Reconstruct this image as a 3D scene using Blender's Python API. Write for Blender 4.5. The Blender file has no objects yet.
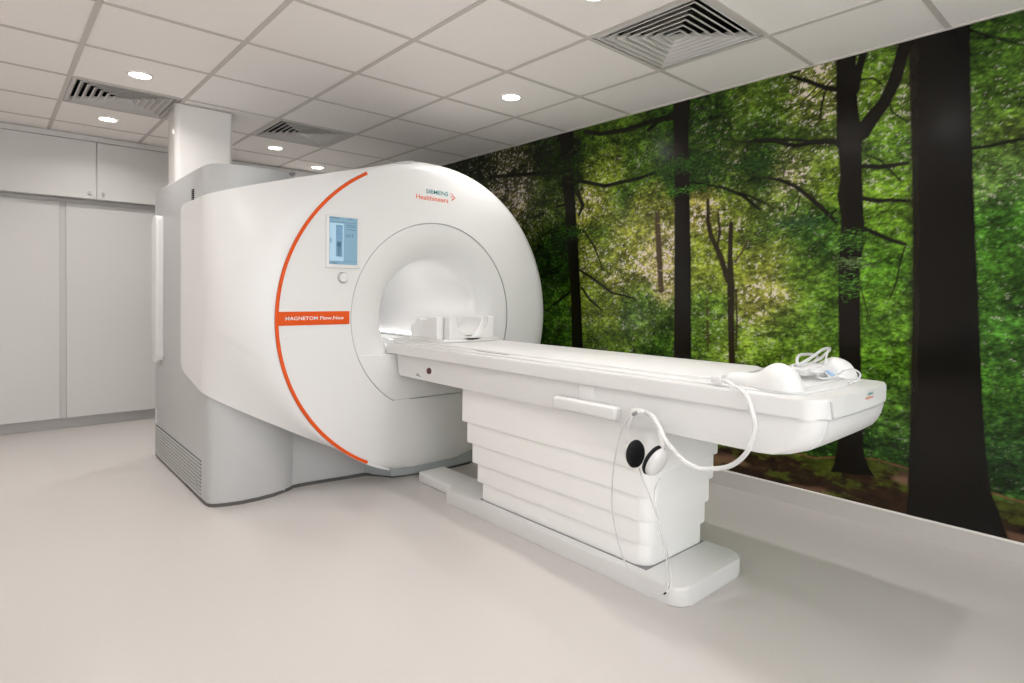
import bpy, bmesh, math, random
import numpy as np
from mathutils import Vector, Matrix
PI = math.pi
sc = bpy.context.scene
COL = sc.collection

# ------------------------------------------------------------------ camera / world / exposure
CAM_H, CEIL = 1.130, 2.366
FPX, CX, CY = 591.25, 512.0, 305.88
YAW, PITCH, ROLL = math.radians(48.313), math.radians(-1.116), math.radians(0.6826)
_s, _c = math.sin(YAW), math.cos(YAW)
_r = Vector((_c, _s, 0)); _f = Vector((-_s, _c, 0)); _u = Vector((0, 0, 1))
F2 = math.cos(PITCH)*_f + math.sin(PITCH)*_u
U2 = -math.sin(PITCH)*_f + math.cos(PITCH)*_u
R3 = math.cos(ROLL)*_r + math.sin(ROLL)*U2
U3 = -math.sin(ROLL)*_r + math.cos(ROLL)*U2
cd = bpy.data.cameras.new('camera'); cam = bpy.data.objects.new('camera', cd); COL.objects.link(cam)
cd.sensor_width = 36; cd.lens = FPX*36/1024; cd.shift_y = (CY-341.5)/1024; cd.clip_start = .02
m = Matrix((R3, U3, -F2)).transposed().to_4x4(); m.translation = (0, 0, CAM_H)
cam.matrix_world = m
sc.camera = cam

w = bpy.data.worlds.new('world'); sc.world = w; w.use_nodes = True
w.node_tree.nodes['Background'].inputs[0].default_value = (.97, .985, 1, 1)
w.node_tree.nodes['Background'].inputs[1].default_value = 5.5
sc.view_settings.view_transform = 'Standard'; sc.view_settings.look = 'None'
sc.view_settings.gamma = 1; sc.view_settings.use_curve_mapping = False
sc.view_settings.exposure = -0.02
LAMP_W = 5.2
LAMP_COL = (1.0, .965, .935)

# room extents
XB, XF, YL, YR = -6.42, 1.70, -1.02, 3.315
MURAL_Y = 3.301
GX, GY, TX, TY = -3.104, .370, .597, .6            # ceiling grid

def pix_wall(x, y, Y):                              # photo pixel -> point on the plane Y
    d = F2*FPX + R3*(x-CX) - U3*(y-CY)
    return Vector((0, 0, CAM_H)) + d*(Y/d.y)
def pix_floor(x, y, z=0):
    d = F2*FPX + R3*(x-CX) - U3*(y-CY)
    return Vector((0, 0, CAM_H)) + d*((z-CAM_H)/d.z)

# ------------------------------------------------------------------ materials
def lin(c):
    return tuple((v/255/12.92 if v/255 <= .04045 else ((v/255+.055)/1.055)**2.4) for v in c)
MATS = {}
def mat(name, col, rough=.5, spec=.5, noise=None, bump=None, coat=0, metal=0, trans=0, alpha=1, emit=None, estr=0):
    if name in MATS: return MATS[name]
    M = bpy.data.materials.new(name); M.use_nodes = True; nt = M.node_tree; b = nt.nodes['Principled BSDF']
    b.inputs['Base Color'].default_value = (*col, 1); b.inputs['Roughness'].default_value = rough
    b.inputs['Specular IOR Level'].default_value = spec; b.inputs['Metallic'].default_value = metal
    b.inputs['Coat Weight'].default_value = coat; b.inputs['Coat Roughness'].default_value = .08
    b.inputs['Transmission Weight'].default_value = trans; b.inputs['Alpha'].default_value = alpha
    if emit: b.inputs['Emission Color'].default_value = (*emit, 1); b.inputs['Emission Strength'].default_value = estr
    tc = nt.nodes.new('ShaderNodeTexCoord')
    if noise:                                        # (scale, amount)
        n = nt.nodes.new('ShaderNodeTexNoise'); n.inputs['Scale'].default_value = noise[0]; n.inputs['Detail'].default_value = 4
        nt.links.new(tc.outputs['Object'], n.inputs['Vector'])
        mx = nt.nodes.new('ShaderNodeMix'); mx.data_type = 'RGBA'
        mx.inputs[6].default_value = (*[v*(1-noise[1]) for v in col], 1); mx.inputs[7].default_value = (*[min(1, v*(1+noise[1])) for v in col], 1)
        nt.links.new(n.outputs['Fac'], mx.inputs[0]); nt.links.new(mx.outputs[2], b.inputs['Base Color'])
    if bump:                                         # (scale, strength)
        n = nt.nodes.new('ShaderNodeTexNoise'); n.inputs['Scale'].default_value = bump[0]; n.inputs['Detail'].default_value = 3
        nt.links.new(tc.outputs['Object'], n.inputs['Vector'])
        bp = nt.nodes.new('ShaderNodeBump'); bp.inputs['Strength'].default_value = bump[1]; bp.inputs['Distance'].default_value = .002
        nt.links.new(n.outputs['Fac'], bp.inputs['Height']); nt.links.new(bp.outputs['Normal'], b.inputs['Normal'])
    MATS[name] = M; return M

WHITE = mat('scanner_white_plastic', (.765, .76, .755), .30, .5, (3, .01))
TABLEW = mat('table_white_plastic', (.73, .725, .715), .38, .4, (3, .01))
BELLOW = mat('bellows_white_plastic', (.89, .885, .87), .45, .4, (5, .015))
GREY = mat('scanner_grey_plastic', (.50, .505, .505), .38, .5, (4, .02))
BLUEGREY = mat('plinth_blue_grey', (.40, .44, .45), .4, .5, (4, .02))
DARK = mat('dark_recess', (.012, .012, .013), .7, .2)
RUBBER = mat('grey_rubber', (.11, .105, .10), .6, .3)
RED = mat('orange_red_paint', (.72, .085, .004), .45, .3, (5, .02))
TXTW = mat('white_print', (.9, .9, .88), .5)
TEAL = mat('teal_print', lin((10, 140, 145)), .5)
ORANGE = mat('orange_print', lin((236, 96, 40)), .5)
WALLM = mat('painted_wall', (.70, .68, .65), .7, .3, (2, .01), (120, .05))
CAB = mat('cabinet_laminate', (.66, .65, .635), .45, .4, (2, .01))
CABGAP = mat('cabinet_grey_rail', (.52, .51, .50), .5)
CABGAP2 = mat('cabinet_profile', (.56, .55, .54), .4)
TILE = mat('ceiling_tile_mineral', (.92, .88, .855), .9, .1, (60, .03), (250, .15))
BAR = mat('ceiling_grid_metal', (.60, .56, .53), .6, .3, (4, .01))
DIFF = mat('diffuser_metal', (.60, .58, .56), .45, .4, (4, .01))
LENS = mat('lamp_lens', (1, 1, 1), .4, .5, emit=(1, .95, .88), estr=14)
COLW = mat('column_white_gloss', (.80, .785, .765), .16, .5, (3, .01))
SKIRT = mat('baseboard_vinyl', (.50, .48, .45), .5, .4, (40, .04))
SKTRIM = mat('baseboard_trim', (.78, .76, .72), .4)
CUSH = mat('cushion_white_vinyl', (.71, .705, .695), .5, .4, (6, .01))
TUBE = mat('clear_plastic_tube', (.93, .93, .93), .12, .5, trans=.3, alpha=.62)
CABLE = mat('grey_cable', (.66, .66, .66), .4)
BLUE = mat('pale_blue_plastic', lin((165, 195, 222)), .4)
FOAM = mat('black_foam', (.012, .012, .013), .8, .2, (80, .2), (200, .4))
BROWN = mat('brown_connector', (.07, .02, .015), .3)
LED = mat('led_strip', (1, 1, 1), .4, emit=(1, .98, .95), estr=4)
LED_FILL = mat('led_strip_fill', (1, 1, 1), .4, emit=(1, .98, .95), estr=24)
STEEL = mat('brushed_steel', (.5, .5, .5), .3, .5, metal=1)
MARK = mat('grey_print', (.25, .25, .26), .5)

# floor: speckled vinyl
FLOOR = mat('floor_vinyl', (.585, .552, .532), .27, .42, (140, .035), (300, .02))

# ------------------------------------------------------------------ mesh helpers
def link(name, me, material, parent=None, smooth=None):
    if material is not None and not me.materials: me.materials.append(material)
    if smooth:
        me.polygons.foreach_set('use_smooth', [True]*len(me.polygons))
        me.set_sharp_from_angle(angle=math.radians(smooth))
    o = bpy.data.objects.new(name, me); COL.objects.link(o)
    if parent is not None: attach(o, parent)
    return o
def world_of(o):
    p = Vector(o.location)
    while o.parent: o = o.parent; p += Vector(o.location)
    return p
def attach(o, parent):                              # geometry is written in world coordinates; thing origins only translate
    o.parent = parent; o.location = Vector(o.location) - world_of(parent)
def bm_mesh(bm, name='m'):
    bmesh.ops.recalc_face_normals(bm, faces=bm.faces)
    me = bpy.data.meshes.new(name); bm.to_mesh(me); bm.free(); return me
def thing(name, label, cat, loc, group=None):
    o = bpy.data.objects.new(name, None); COL.objects.link(o); o.location = loc; o.empty_display_size = .1
    o['label'] = label; o['category'] = cat
    if group: o['group'] = group
    return o
def tag(o, label, cat, group=None):
    o['label'] = label; o['category'] = cat
    if group: o['group'] = group
    return o
def struct(o, label=None, cat=None):
    o['kind'] = 'structure'
    if label: o['label'] = label
    if cat: o['category'] = cat
    return o
def add_box(bm, x0, x1, y0, y1, z0, z1):
    v = [bm.verts.new((x, y, z)) for x in (x0, x1) for y in (y0, y1) for z in (z0, z1)]
    for f in ((0, 1, 3, 2), (4, 6, 7, 5), (0, 4, 5, 1), (2, 3, 7, 6), (0, 2, 6, 4), (1, 5, 7, 3)): bm.faces.new([v[i] for i in f])
    return v
def box(name, x0, x1, y0, y1, z0, z1, material, parent=None, bev=0, seg=3):
    bm = bmesh.new(); add_box(bm, x0, x1, y0, y1, z0, z1)
    if bev: bmesh.ops.bevel(bm, geom=bm.edges[:], offset=bev, segments=seg, profile=.5, affect='EDGES')
    return link(name, bm_mesh(bm), material, parent, 40 if bev else None)
def prism(name, pts, a, b, material, parent=None, bev=0, axis='z', seg=3, smooth=40):
    """polygon extruded: axis z: pts (x,y); axis y: pts (x,z); axis x: pts (y,z)"""
    def P(p, h): return {'z': (p[0], p[1], h), 'y': (p[0], h, p[1]), 'x': (h, p[0], p[1])}[axis]
    bm = bmesh.new(); n = len(pts)
    lo = [bm.verts.new(P(p, a)) for p in pts]; hi = [bm.verts.new(P(p, b)) for p in pts]
    f1 = bm.faces.new(lo[::-1]); f2 = bm.faces.new(hi)
    for i in range(n): bm.faces.new((lo[i], lo[(i+1) % n], hi[(i+1) % n], hi[i]))
    if bev:
        ed = list(set(f1.edges[:]+f2.edges[:])); bmesh.ops.bevel(bm, geom=ed, offset=bev, segments=seg, profile=.5, affect='EDGES')
    return link(name, bm_mesh(bm), material, parent, smooth)
def rrect(x0, x1, y0, y1, r, n=6):
    """rounded rectangle; r a number or 4 radii at (x1,y1),(x0,y1),(x0,y0),(x1,y0)"""
    if not isinstance(r, (tuple, list)): r = (r,)*4
    out = []
    for (cx, cy, a0, q) in ((x1-r[0], y1-r[0], 0, r[0]), (x0+r[1], y1-r[1], 90, r[1]), (x0+r[2], y0+r[2], 180, r[2]), (x1-r[3], y0+r[3], 270, r[3])):
        for k in range(n+1):
            a = math.radians(a0+90*k/n); out.append((cx+q*math.cos(a), cy+q*math.sin(a)))
    return out
def spline(pts, sub=8, closed=False):
    P = [Vector(p) for p in pts]; out = []; n = len(P)
    for i in range(n if closed else n-1):
        if closed: p0, p1, p2, p3 = P[i-1], P[i], P[(i+1) % n], P[(i+2) % n]
        else: p0, p1, p2, p3 = P[max(i-1, 0)], P[i], P[i+1], P[min(i+2, n-1)]
        for k in range(sub):
            t = k/sub
            out.append(.5*((2*p1)+(-p0+p2)*t+(2*p0-5*p1+4*p2-p3)*t*t+(-p0+3*p1-3*p2+p3)*t**3))
    if not closed: out.append(P[-1])
    return out
def tube(name, pts, rad, material, parent=None, sub=8, sides=10, closed=False, rads=None, flat=1):
    P = spline(pts, sub, closed) if sub > 1 else [Vector(p) for p in pts]
    bm = bmesh.new(); rings = []; nrm = None; n = len(P)
    for i, p in enumerate(P):
        t = (P[(i+1) % n]-P[i-1]) if closed else (P[min(i+1, n-1)]-P[max(i-1, 0)])
        t.normalize()
        if nrm is None: nrm = t.orthogonal().normalized()
        else: nrm = (nrm - t*nrm.dot(t)).normalized()
        bi = t.cross(nrm); r = rad if rads is None else rads(i/(n-1))
        rings.append([bm.verts.new(p+(nrm*math.cos(a)*flat+bi*math.sin(a))*r) for a in [2*PI*k/sides for k in range(sides)]])
    for i in range(n if closed else n-1):
        A, B = rings[i], rings[(i+1) % n]
        for k in range(sides): bm.faces.new((A[k], A[(k+1) % sides], B[(k+1) % sides], B[k]))
    if not closed: bm.faces.new(rings[0][::-1]); bm.faces.new(rings[-1])
    return link(name, bm_mesh(bm), material, parent, 60)
def lathe(name, prof, c, axis, material, parent=None, n=48, closed=False, smooth=35):
    """prof: (h along axis, r); c centre; axis a unit vector"""
    ax = Vector(axis).normalized(); u = ax.orthogonal().normalized(); v = ax.cross(u); c = Vector(c)
    bm = bmesh.new(); rings = []
    for h, r in prof:
        if r < 1e-6: rings.append([bm.verts.new(c+ax*h)])
        else: rings.append([bm.verts.new(c+ax*h+(u*math.cos(2*PI*k/n)+v*math.sin(2*PI*k/n))*r) for k in range(n)])
    pr = list(zip(rings, rings[1:])) + ([(rings[-1], rings[0])] if closed else [])
    for A, B in pr:
        for k in range(n):
            if len(A) == 1 and len(B) == 1: continue
            if len(A) == 1: bm.faces.new((A[0], B[(k+1) % n], B[k]))
            elif len(B) == 1: bm.faces.new((A[k], A[(k+1) % n], B[0]))
            else: bm.faces.new((A[k], A[(k+1) % n], B[(k+1) % n], B[k]))
    return link(name, bm_mesh(bm), material, parent, smooth)
def text(name, body, size_w, h, origin, xdir, ydir, material, parent, bold=0.0, thick=.0006):
    cu = bpy.data.curves.new('t', 'FONT'); cu.body = body; cu.size = 1; cu.offset = bold; cu.resolution_u = 3
    o = bpy.data.objects.new('t', cu); COL.objects.link(o)
    dg = bpy.context.evaluated_depsgraph_get(); me = bpy.data.meshes.new_from_object(o.evaluated_get(dg))
    bpy.data.objects.remove(o)
    n = len(me.vertices); co = np.empty(n*3); me.vertices.foreach_get('co', co); co = co.reshape(-1, 3)
    lo, hi = co.min(0), co.max(0)
    X, Y = Vector(xdir), Vector(ydir); N = X.cross(Y)
    a = (co[:, 0]-lo[0])/(hi[0]-lo[0])*size_w; b = (co[:, 1]-lo[1])/(hi[1]-lo[1])*h
    out = np.array(origin)[None]+a[:, None]*np.array(X)[None]+b[:, None]*np.array(Y)[None]+np.array(N)[None]*thick
    me.vertices.foreach_set('co', out.ravel()); me.update()
    me.materials.clear()
    return link(name, me, material, parent)
def copy_tree(o, parent=None):
    c = o.copy(); COL.objects.link(c); c.parent = parent
    for ch in list(o.children): copy_tree(ch, c)
    return c

# ================================================================== THE SETTING
struct(box('floor', XB, XF, YL, YR, -.05, 0, FLOOR))
struct(box('wall_back', XB-.1, XB, YL-.1, YR+.1, 0, 2.75, WALLM))
struct(box('wall_right', XB, XF, YR, YR+.1, 0, 2.75, WALLM))
VX0, VX1, WZ0, WZ1 = -.10, 1.55, .75, 2.20             # unseen windows behind and beside the viewer, added for their light
LEFTW = mat('warm_white_wall', (.74, .70, .66), .7, .3, (2, .01), (120, .05))
bm = bmesh.new()
for b_ in ((XB, VX0, 0, 2.75), (VX1, XF, 0, 2.75), (VX0, VX1, 0, WZ0), (VX0, VX1, WZ1, 2.75)): add_box(bm, b_[0], b_[1], YL-.1, YL, b_[2], b_[3])
struct(link('wall_left', bm_mesh(bm), LEFTW))
bm = bmesh.new()
for b_ in ((VX0, VX0+.05, WZ0, WZ1), (VX1-.05, VX1, WZ0, WZ1), (VX0+.05, VX1-.05, WZ0, WZ0+.05), (VX0+.05, VX1-.05, WZ1-.05, WZ1)): add_box(bm, b_[0], b_[1], YL-.08, YL-.02, b_[2], b_[3])
win2 = struct(link('fill_window_2', bm_mesh(bm), TABLEW))  # unseen, added to brighten the near side of the table
WY0, WY1 = -.60, 2.40
bm = bmesh.new()
for b_ in ((YL-.1, WY0, 0, 2.75), (WY1, YR+.1, 0, 2.75), (WY0, WY1, 0, WZ0), (WY0, WY1, WZ1, 2.75)): add_box(bm, XF, XF+.1, *b_)
struct(link('wall_front', bm_mesh(bm), WALLM))
bm = bmesh.new()
for b_ in ((WY0, WY0+.05, WZ0, WZ1), (WY1-.05, WY1, WZ0, WZ1), (WY0+.05, WY1-.05, WZ0, WZ0+.05), (WY0+.05, WY1-.05, WZ1-.05, WZ1), ((WY0+WY1)/2-.03, (WY0+WY1)/2+.03, WZ0+.05, WZ1-.05)): add_box(bm, XF+.02, XF+.08, *b_)
win = struct(link('fill_window_1', bm_mesh(bm), TABLEW))  # unseen, added to light the surfaces facing the viewer
PANE = bpy.data.materials.new('fill_window_pane'); PANE.use_nodes = True; nt_ = PANE.node_tree; nt_.nodes.clear()
o_ = nt_.nodes.new('ShaderNodeOutputMaterial'); mx_ = nt_.nodes.new('ShaderNodeMixShader'); tr_ = nt_.nodes.new('ShaderNodeBsdfTransparent'); gl_ = nt_.nodes.new('ShaderNodeBsdfGlossy')
gl_.inputs['Roughness'].default_value = .02; mx_.inputs[0].default_value = .06
nt_.links.new(tr_.outputs[0], mx_.inputs[1]); nt_.links.new(gl_.outputs[0], mx_.inputs[2]); nt_.links.new(mx_.outputs[0], o_.inputs[0])
for a_, b_ in ((WY0+.05, (WY0+WY1)/2-.03), ((WY0+WY1)/2+.03, WY1-.05)): box('pane', XF+.045, XF+.05, a_, b_, WZ0+.05, WZ1-.05, PANE, win)
box('pane', VX0+.05, VX1-.05, YL-.05, YL-.045, WZ0+.05, WZ1-.05, PANE, win2)
ceiling = struct(box('ceiling', XB, XF, YL, YR, 2.70, 2.75, WALLM))

LAMPS = [(-2, 0), (-4, 0), (-4, 2), (-5, 3), (0, 3), (2, 2),          # those in view: tile (i, j)
         (3, 2), (2, 0), (0, -1), (-1, -2), (-3, -2)]  # first read from the table's shadow; others unseen, added to brighten the scene
VENTS = [(-3, 0), (-3, 2), (2, 3)]
def tile_c(i, j): return (GX+TX*(i+.5), GY+TY*(j+.5))
# index i: tile between grid lines i and i+1
tile_meshes = {}
for i in range(-7, 9):
    for j in range(-4, 6):
        x0, x1 = GX+TX*i, GX+TX*(i+1); y0, y1 = GY+TY*j, GY+TY*(j+1)
        x0, x1, y0, y1 = max(x0, XB), min(x1, XF), max(y0, YL), min(y1, YR)
        if x1-x0 < .03 or y1-y0 < .03 or (i, j) in VENTS: continue
        key = (round(x1-x0, 3), round(y1-y0, 3))
        if key not in tile_meshes:
            bm = bmesh.new(); a, b = (x1-x0)/2-.0015, (y1-y0)/2-.0015
            add_box(bm, -a, a, -b, b, 0, .016); tile_meshes[key] = bm_mesh(bm)
            tile_meshes[key].materials.append(TILE)
        o = bpy.data.objects.new('ceiling_tile', tile_meshes[key]); COL.objects.link(o)
        o.location = ((x0+x1)/2, (y0+y1)/2, CEIL+.0035); o.parent = ceiling
for i in range(-6, 9):
    x = GX+TX*i
    if XB+.02 < x < XF: box('grid_bar', x-.012, x+.012, YL, YR-.001, CEIL, CEIL+.003, BAR, ceiling)
for j in range(-5, 5):
    y = GY+TY*j
    if YL+.02 < y < YR: box('grid_bar', XB, XF, y-.012, y+.012, CEIL-.0008, CEIL+.0028, BAR, ceiling)
box('edge_angle', XB, XF, MURAL_Y-.014, YR-.0005, CEIL-.002, CEIL+.004, BAR, ceiling)

# baseboard of the mural wall
bb = struct(box('baseboard_right', -5.9, XF, MURAL_Y-.008, YR-.0005, 0, .088, SKIRT))
box('top_bead', -5.9, XF, MURAL_Y-.012, YR-.001, .088, .096, SKTRIM, bb, .002, 2)

# ================================================================== MURAL (flat print on the wall)
def build_mural():
    rng = np.random.default_rng(7); random.seed(7)
    X0, X1, Z0, Z1 = -5.85, XF-.02, .096, CEIL-.002
    st = .0056
    nx, nz = int((X1-X0)/st), int((Z1-Z0)/st)
    xs = np.linspace(X0, X1, nx+1); zs = np.linspace(Z0, Z1, nz+1)
    XX, ZZ = np.meshgrid(xs, zs)
    def vnoise(fx, fz, seed):                        # smooth value noise on the wall plane
        r = np.random.default_rng(seed)
        gx, gz = int((X1-X0)*fx)+3, int((Z1-Z0)*fz)+3
        g = r.random((gz, gx))
        u = (XX-X0)*fx; v = (ZZ-Z0)*fz
        iu = u.astype(int); iv = v.astype(int); fu = u-iu; fv = v-iv
        fu = fu*fu*(3-2*fu); fv = fv*fv*(3-2*fv)
        return (g[iv, iu]*(1-fu)+g[iv, iu+1]*fu)*(1-fv)+(g[iv+1, iu]*(1-fu)+g[iv+1, iu+1]*fu)*fv
    def fbm(fx, fz, seed, o=4):
        s = 0; a = 1; tot = 0
        for k in range(o): s = s+a*vnoise(fx*2**k, fz*2**k, seed+k); tot += a; a *= .6
        return s/tot
    # broad colour of the print: samples (photo pixel, radius in m, colour, paleness)
    S = [(470, 170, .3, (20, 34, 8), .3), (505, 172, .25, (48, 58, 32), .6), (515, 205, .25, (80, 86, 50), .75), (555, 160, .25, (16, 34, 5), .1), (545, 200, .25, (42, 66, 14), .25),
         (530, 230, .2, (46, 66, 22), .3), (550, 250, .25, (14, 38, 4), .05), (550, 320, .25, (36, 72, 8), .1),
         (600, 135, .2, (50, 84, 10), .1), (625, 125, .2, (48, 82, 10), .1), (610, 170, .2, (92, 124, 22), .4), (640, 160, .2, (60, 100, 14), .2), (660, 135, .2, (32, 66, 8), .1), (620, 200, .18, (44, 84, 12), .2),
         (600, 215, .2, (110, 130, 34), .6), (640, 220, .2, (118, 140, 40), .4), (600, 230, .15, (44, 84, 10), .1), (600, 260, .18, (94, 118, 26), .5), (630, 270, .2, (112, 132, 36), .7),
         (655, 260, .18, (150, 160, 100), 1), (600, 310, .2, (86, 118, 16), .3), (635, 300, .15, (54, 92, 18), .2), (640, 325, .2, (64, 104, 12), .3), (655, 340, .15, (40, 78, 10), .2), (600, 345, .2, (64, 100, 10), .2),
         (715, 115, .2, (36, 72, 12), .2), (745, 105, .2, (70, 108, 18), .3), (780, 100, .18, (72, 112, 18), .4), (805, 95, .15, (110, 130, 60), .9), (810, 110, .15, (96, 120, 46), .8),
         (720, 140, .2, (40, 74, 14), .3), (760, 130, .2, (44, 82, 14), .3), (720, 165, .2, (22, 50, 8), .05), (760, 155, .2, (28, 60, 10), .1), (800, 135, .2, (44, 80, 12), .2), (680, 165, .2, (30, 66, 8), .05),
         (735, 160, .12, (80, 104, 40), .7), (730, 180, .15, (54, 90, 18), .3), (790, 170, .13, (130, 150, 80), .9), (810, 160, .15, (90, 120, 40), .7), (760, 185, .2, (30, 64, 14), .1), (820, 175, .15, (96, 140, 20), .3),
         (705, 215, .15, (134, 146, 60), .8), (735, 215, .2, (98, 124, 32), .5), (785, 200, .15, (100, 128, 50), .6), (800, 215, .2, (40, 76, 22), .3), (765, 230, .2, (56, 94, 26), .3),
         (710, 260, .2, (118, 150, 34), .4), (760, 265, .2, (126, 154, 44), .5), (765, 300, .2, (146, 164, 66), .8), (710, 320, .2, (86, 134, 30), .3), (745, 330, .2, (104, 146, 38), .4), (800, 270, .2, (74, 118, 20), .15),
         (815, 240, .2, (40, 84, 16), .1), (790, 330, .2, (74, 118, 22), .1), (820, 310, .2, (64, 110, 16), .1), (770, 345, .2, (90, 136, 30), .2),
         (880, 60, .15, (70, 112, 18), .3), (890, 90, .15, (88, 130, 26), .5), (870, 130, .15, (78, 124, 18), .4), (885, 150, .15, (68, 116, 16), .3), (880, 185, .2, (90, 140, 22), .4), (880, 225, .2, (86, 140, 18), .2), (885, 265, .2, (62, 118, 12), .1),
         (885, 310, .2, (74, 128, 14), .1), (885, 345, .2, (62, 112, 10), .1), (885, 380, .2, (56, 104, 10), .1), (885, 415, .2, (44, 84, 14), .1), (885, 450, .2, (26, 62, 16), .1),
         (1000, 45, .2, (30, 62, 8), .1), (1010, 80, .2, (52, 92, 14), .3), (1000, 110, .2, (70, 116, 18), .3), (1015, 130, .15, (104, 130, 40), .2), (1000, 150, .15, (66, 116, 20), .2), (1005, 180, .2, (96, 138, 70), .4), (1000, 215, .2, (40, 104, 14), .1),
         (1005, 250, .2, (34, 98, 16), .1), (1005, 285, .15, (34, 82, 8), .1), (1010, 300, .1, (14, 36, 5), .2), (1005, 330, .2, (44, 106, 26), .3), (1010, 370, .15, (34, 76, 16), .3), (1005, 395, .2, (44, 108, 20), .1), (1005, 425, .15, (14, 44, 12), 0), (1005, 455, .2, (18, 50, 18), .1),
         (1060, 100, .5, (56, 100, 16), .3), (1060, 300, .5, (40, 96, 16), .2), (1150, 200, .6, (60, 110, 20), .3), (1150, 420, .5, (30, 70, 16), .1), (1400, 250, .9, (60, 108, 20), .3)]
    num = np.zeros(XX.shape+(3,)); pal = np.zeros(XX.shape); den = np.zeros(XX.shape)+1e-9
    jx = (fbm(5, 7, 11)-.5)*.16; jz = (fbm(5, 7, 21)-.5)*.16
    sub = 4                                          # field on a coarse grid, then expanded
    for (x, y, r, c, pl) in S:
        q = pix_wall(x, y, MURAL_Y)
        k = np.exp(-(((XX+jx-q.x)**2+(ZZ+jz-q.z)**2))/(2*(r*.42)**2))+1e-7/(((XX-q.x)**2+(ZZ-q.z)**2)+.01)
        cl = np.array(lin(c)); num += k[..., None]*cl; pal += k*pl; den += k
    base = num/den[..., None]; pal = pal/den
    # leaf sprays: brightness structure at several scales, stretched sideways like beech twigs
    n1 = fbm(9, 13, 31, 3); n2 = .5*fbm(20, 34, 41, 3)+.5*fbm(48, 80, 45, 2); n3 = rng.random(XX.shape); n4 = vnoise(88, 150, 47)
    g = np.clip(0.8*(n1-.5)*2.0+1.5*(n2-.5)*2+1.0*(n4-.5)+.35*(n3-.5), -1.3, 1.3)
    base = base*np.array([1.04, .93, .8])
    img = base*.86*np.exp(1.45*g)[..., None]
    yel = np.clip(g, 0, 1)[..., None]; img = img*(1+yel*np.array([.16, .05, .0]))
    # leaf blots
    H, W = XX.shape
    for k in range(26000):
        cx, cz = rng.integers(3, W-6), rng.integers(3, H-4)
        a, b = rng.integers(1, 4), 1 if rng.random() < .7 else 2
        fct = math.exp(rng.normal(-.05, .6))*math.exp(.6*g[cz, cx])
        img[cz:cz+b, cx:cx+a] = base[cz, cx]*fct*np.array([1.1, 1.05, .8])
    img = img/(1+.9*img[..., 1:2])*1.06; img[..., 2] = np.minimum(img[..., 2], .22*img[..., 1])
    # gaps of pale sky between leaves
    sk = (fbm(52, 70, 61, 2)+.35*(n3-.5)+.3*(n1-.5))
    thr = .88-.32*pal
    mk = np.clip((sk-thr)*14, 0, 1)*np.clip(pal*1.5, 0, 1)
    skc = np.array(lin((226, 222, 208)))
    img = img*(1-mk[..., None]*.85)+skc*mk[..., None]*.8
    # forest floor
    def zline(pts):
        P = [pix_wall(x, y, MURAL_Y) for x, y in pts]
        return np.interp(XX, [p.x for p in P], [p.z for p in P])
    top = zline([(640, 436), (735, 447), (820, 458), (872, 459), (907, 470), (985, 492), (1024, 502), (1150, 540)])+.02*(vnoise(12, 1, 71)-.5)
    gm = np.clip((top-ZZ)/.02, 0, 1)
    dpt = np.clip((top-ZZ)/.28, 0, 1)
    gn = fbm(5, 22, 81, 4); gn2 = fbm(30, 60, 85, 3)
    moss = np.array(lin((66, 78, 16)))*(.4+1.3*gn2[..., None]); soil = np.array(lin((48, 34, 20)))*(.25+1.5*gn2[..., None])
    mm = np.clip((gn-.34-.40*dpt)*6+(gn2-.5)*3.0, 0, 1)[..., None]
    gcol = .75*(moss*mm+soil*(1-mm))
    lit = np.clip((fbm(4, 16, 91, 2)-.62)*9, 0, 1)[..., None]*np.clip(1-dpt*.7, 0, 1)[..., None]
    gcol = gcol*(1-lit*.6)+np.array(lin((140, 108, 84)))*lit*.6
    img = img*(1-gm[..., None])+gcol*gm[..., None]
    log = np.exp(-((ZZ-top-.004)/.005)**2)[..., None]*(XX > pix_wall(790, 460, MURAL_Y).x)[..., None]
    img = img*(1-log)+np.array(lin((110, 74, 48)))*log*(.4+gn2[..., None])
    # strokes: trunks and branches, (pixel x, pixel y, half width in px)
    def stroke(pts, col, soft=.006, tex=.35, alpha=1., foliage=0., flat=False):
        P = []
        for x, y, wpx in pts:
            a = pix_wall(x, y, MURAL_Y); b = pix_wall(x+wpx, y, MURAL_Y); P.append((a.x, a.z, abs(b.x-a.x)))
        P = np.array(P); cl = np.array(lin(col))
        for (x0, z0, w0), (x1, z1, w1) in zip(P[:-1], P[1:]):
            wm = max(w0, w1)+soft*2
            ix = np.searchsorted(xs, [min(x0, x1)-wm, max(x0, x1)+wm]); iz = np.searchsorted(zs, [min(z0, z1)-wm, max(z0, z1)+wm])
            sl = (slice(iz[0], iz[1]), slice(ix[0], ix[1]))
            x, z = XX[sl], ZZ[sl]
            if x.size == 0: continue
            L = (x1-x0)**2+(z1-z0)**2+1e-9; t = np.clip(((x-x0)*(x1-x0)+(z-z0)*(z1-z0))/L, 0, 1)
            d = np.hypot(x-x0-t*(x1-x0), z-z0-t*(z1-z0)); ww = w0+(w1-w0)*t
            a = np.clip((ww-d)/soft+.5, 0, 1)*alpha
            if flat: a = a*(((x-x0)*(x1-x0)+(z-z0)*(z1-z0))/L <= 1.0)
            if foliage: a = a*np.clip(1-(n2[sl]-.5+foliage-.35)*6, 0, 1)
            u = (x-x0-t*(x1-x0))/np.maximum(ww, 1e-3)
            shade = 1+tex*(bark[sl]-.5)*2-.35*u*np.where(ww > .05, 1, 0)
            img[sl] = img[sl]*(1-a[..., None])+cl*.58*np.maximum(shade, .2)[..., None]*a[..., None]
    bark = .6*fbm(60, 6, 101, 3)+.4*fbm(30, 20, 105, 3)
    D = (26, 22, 15); DB = (21, 19, 15)
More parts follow.
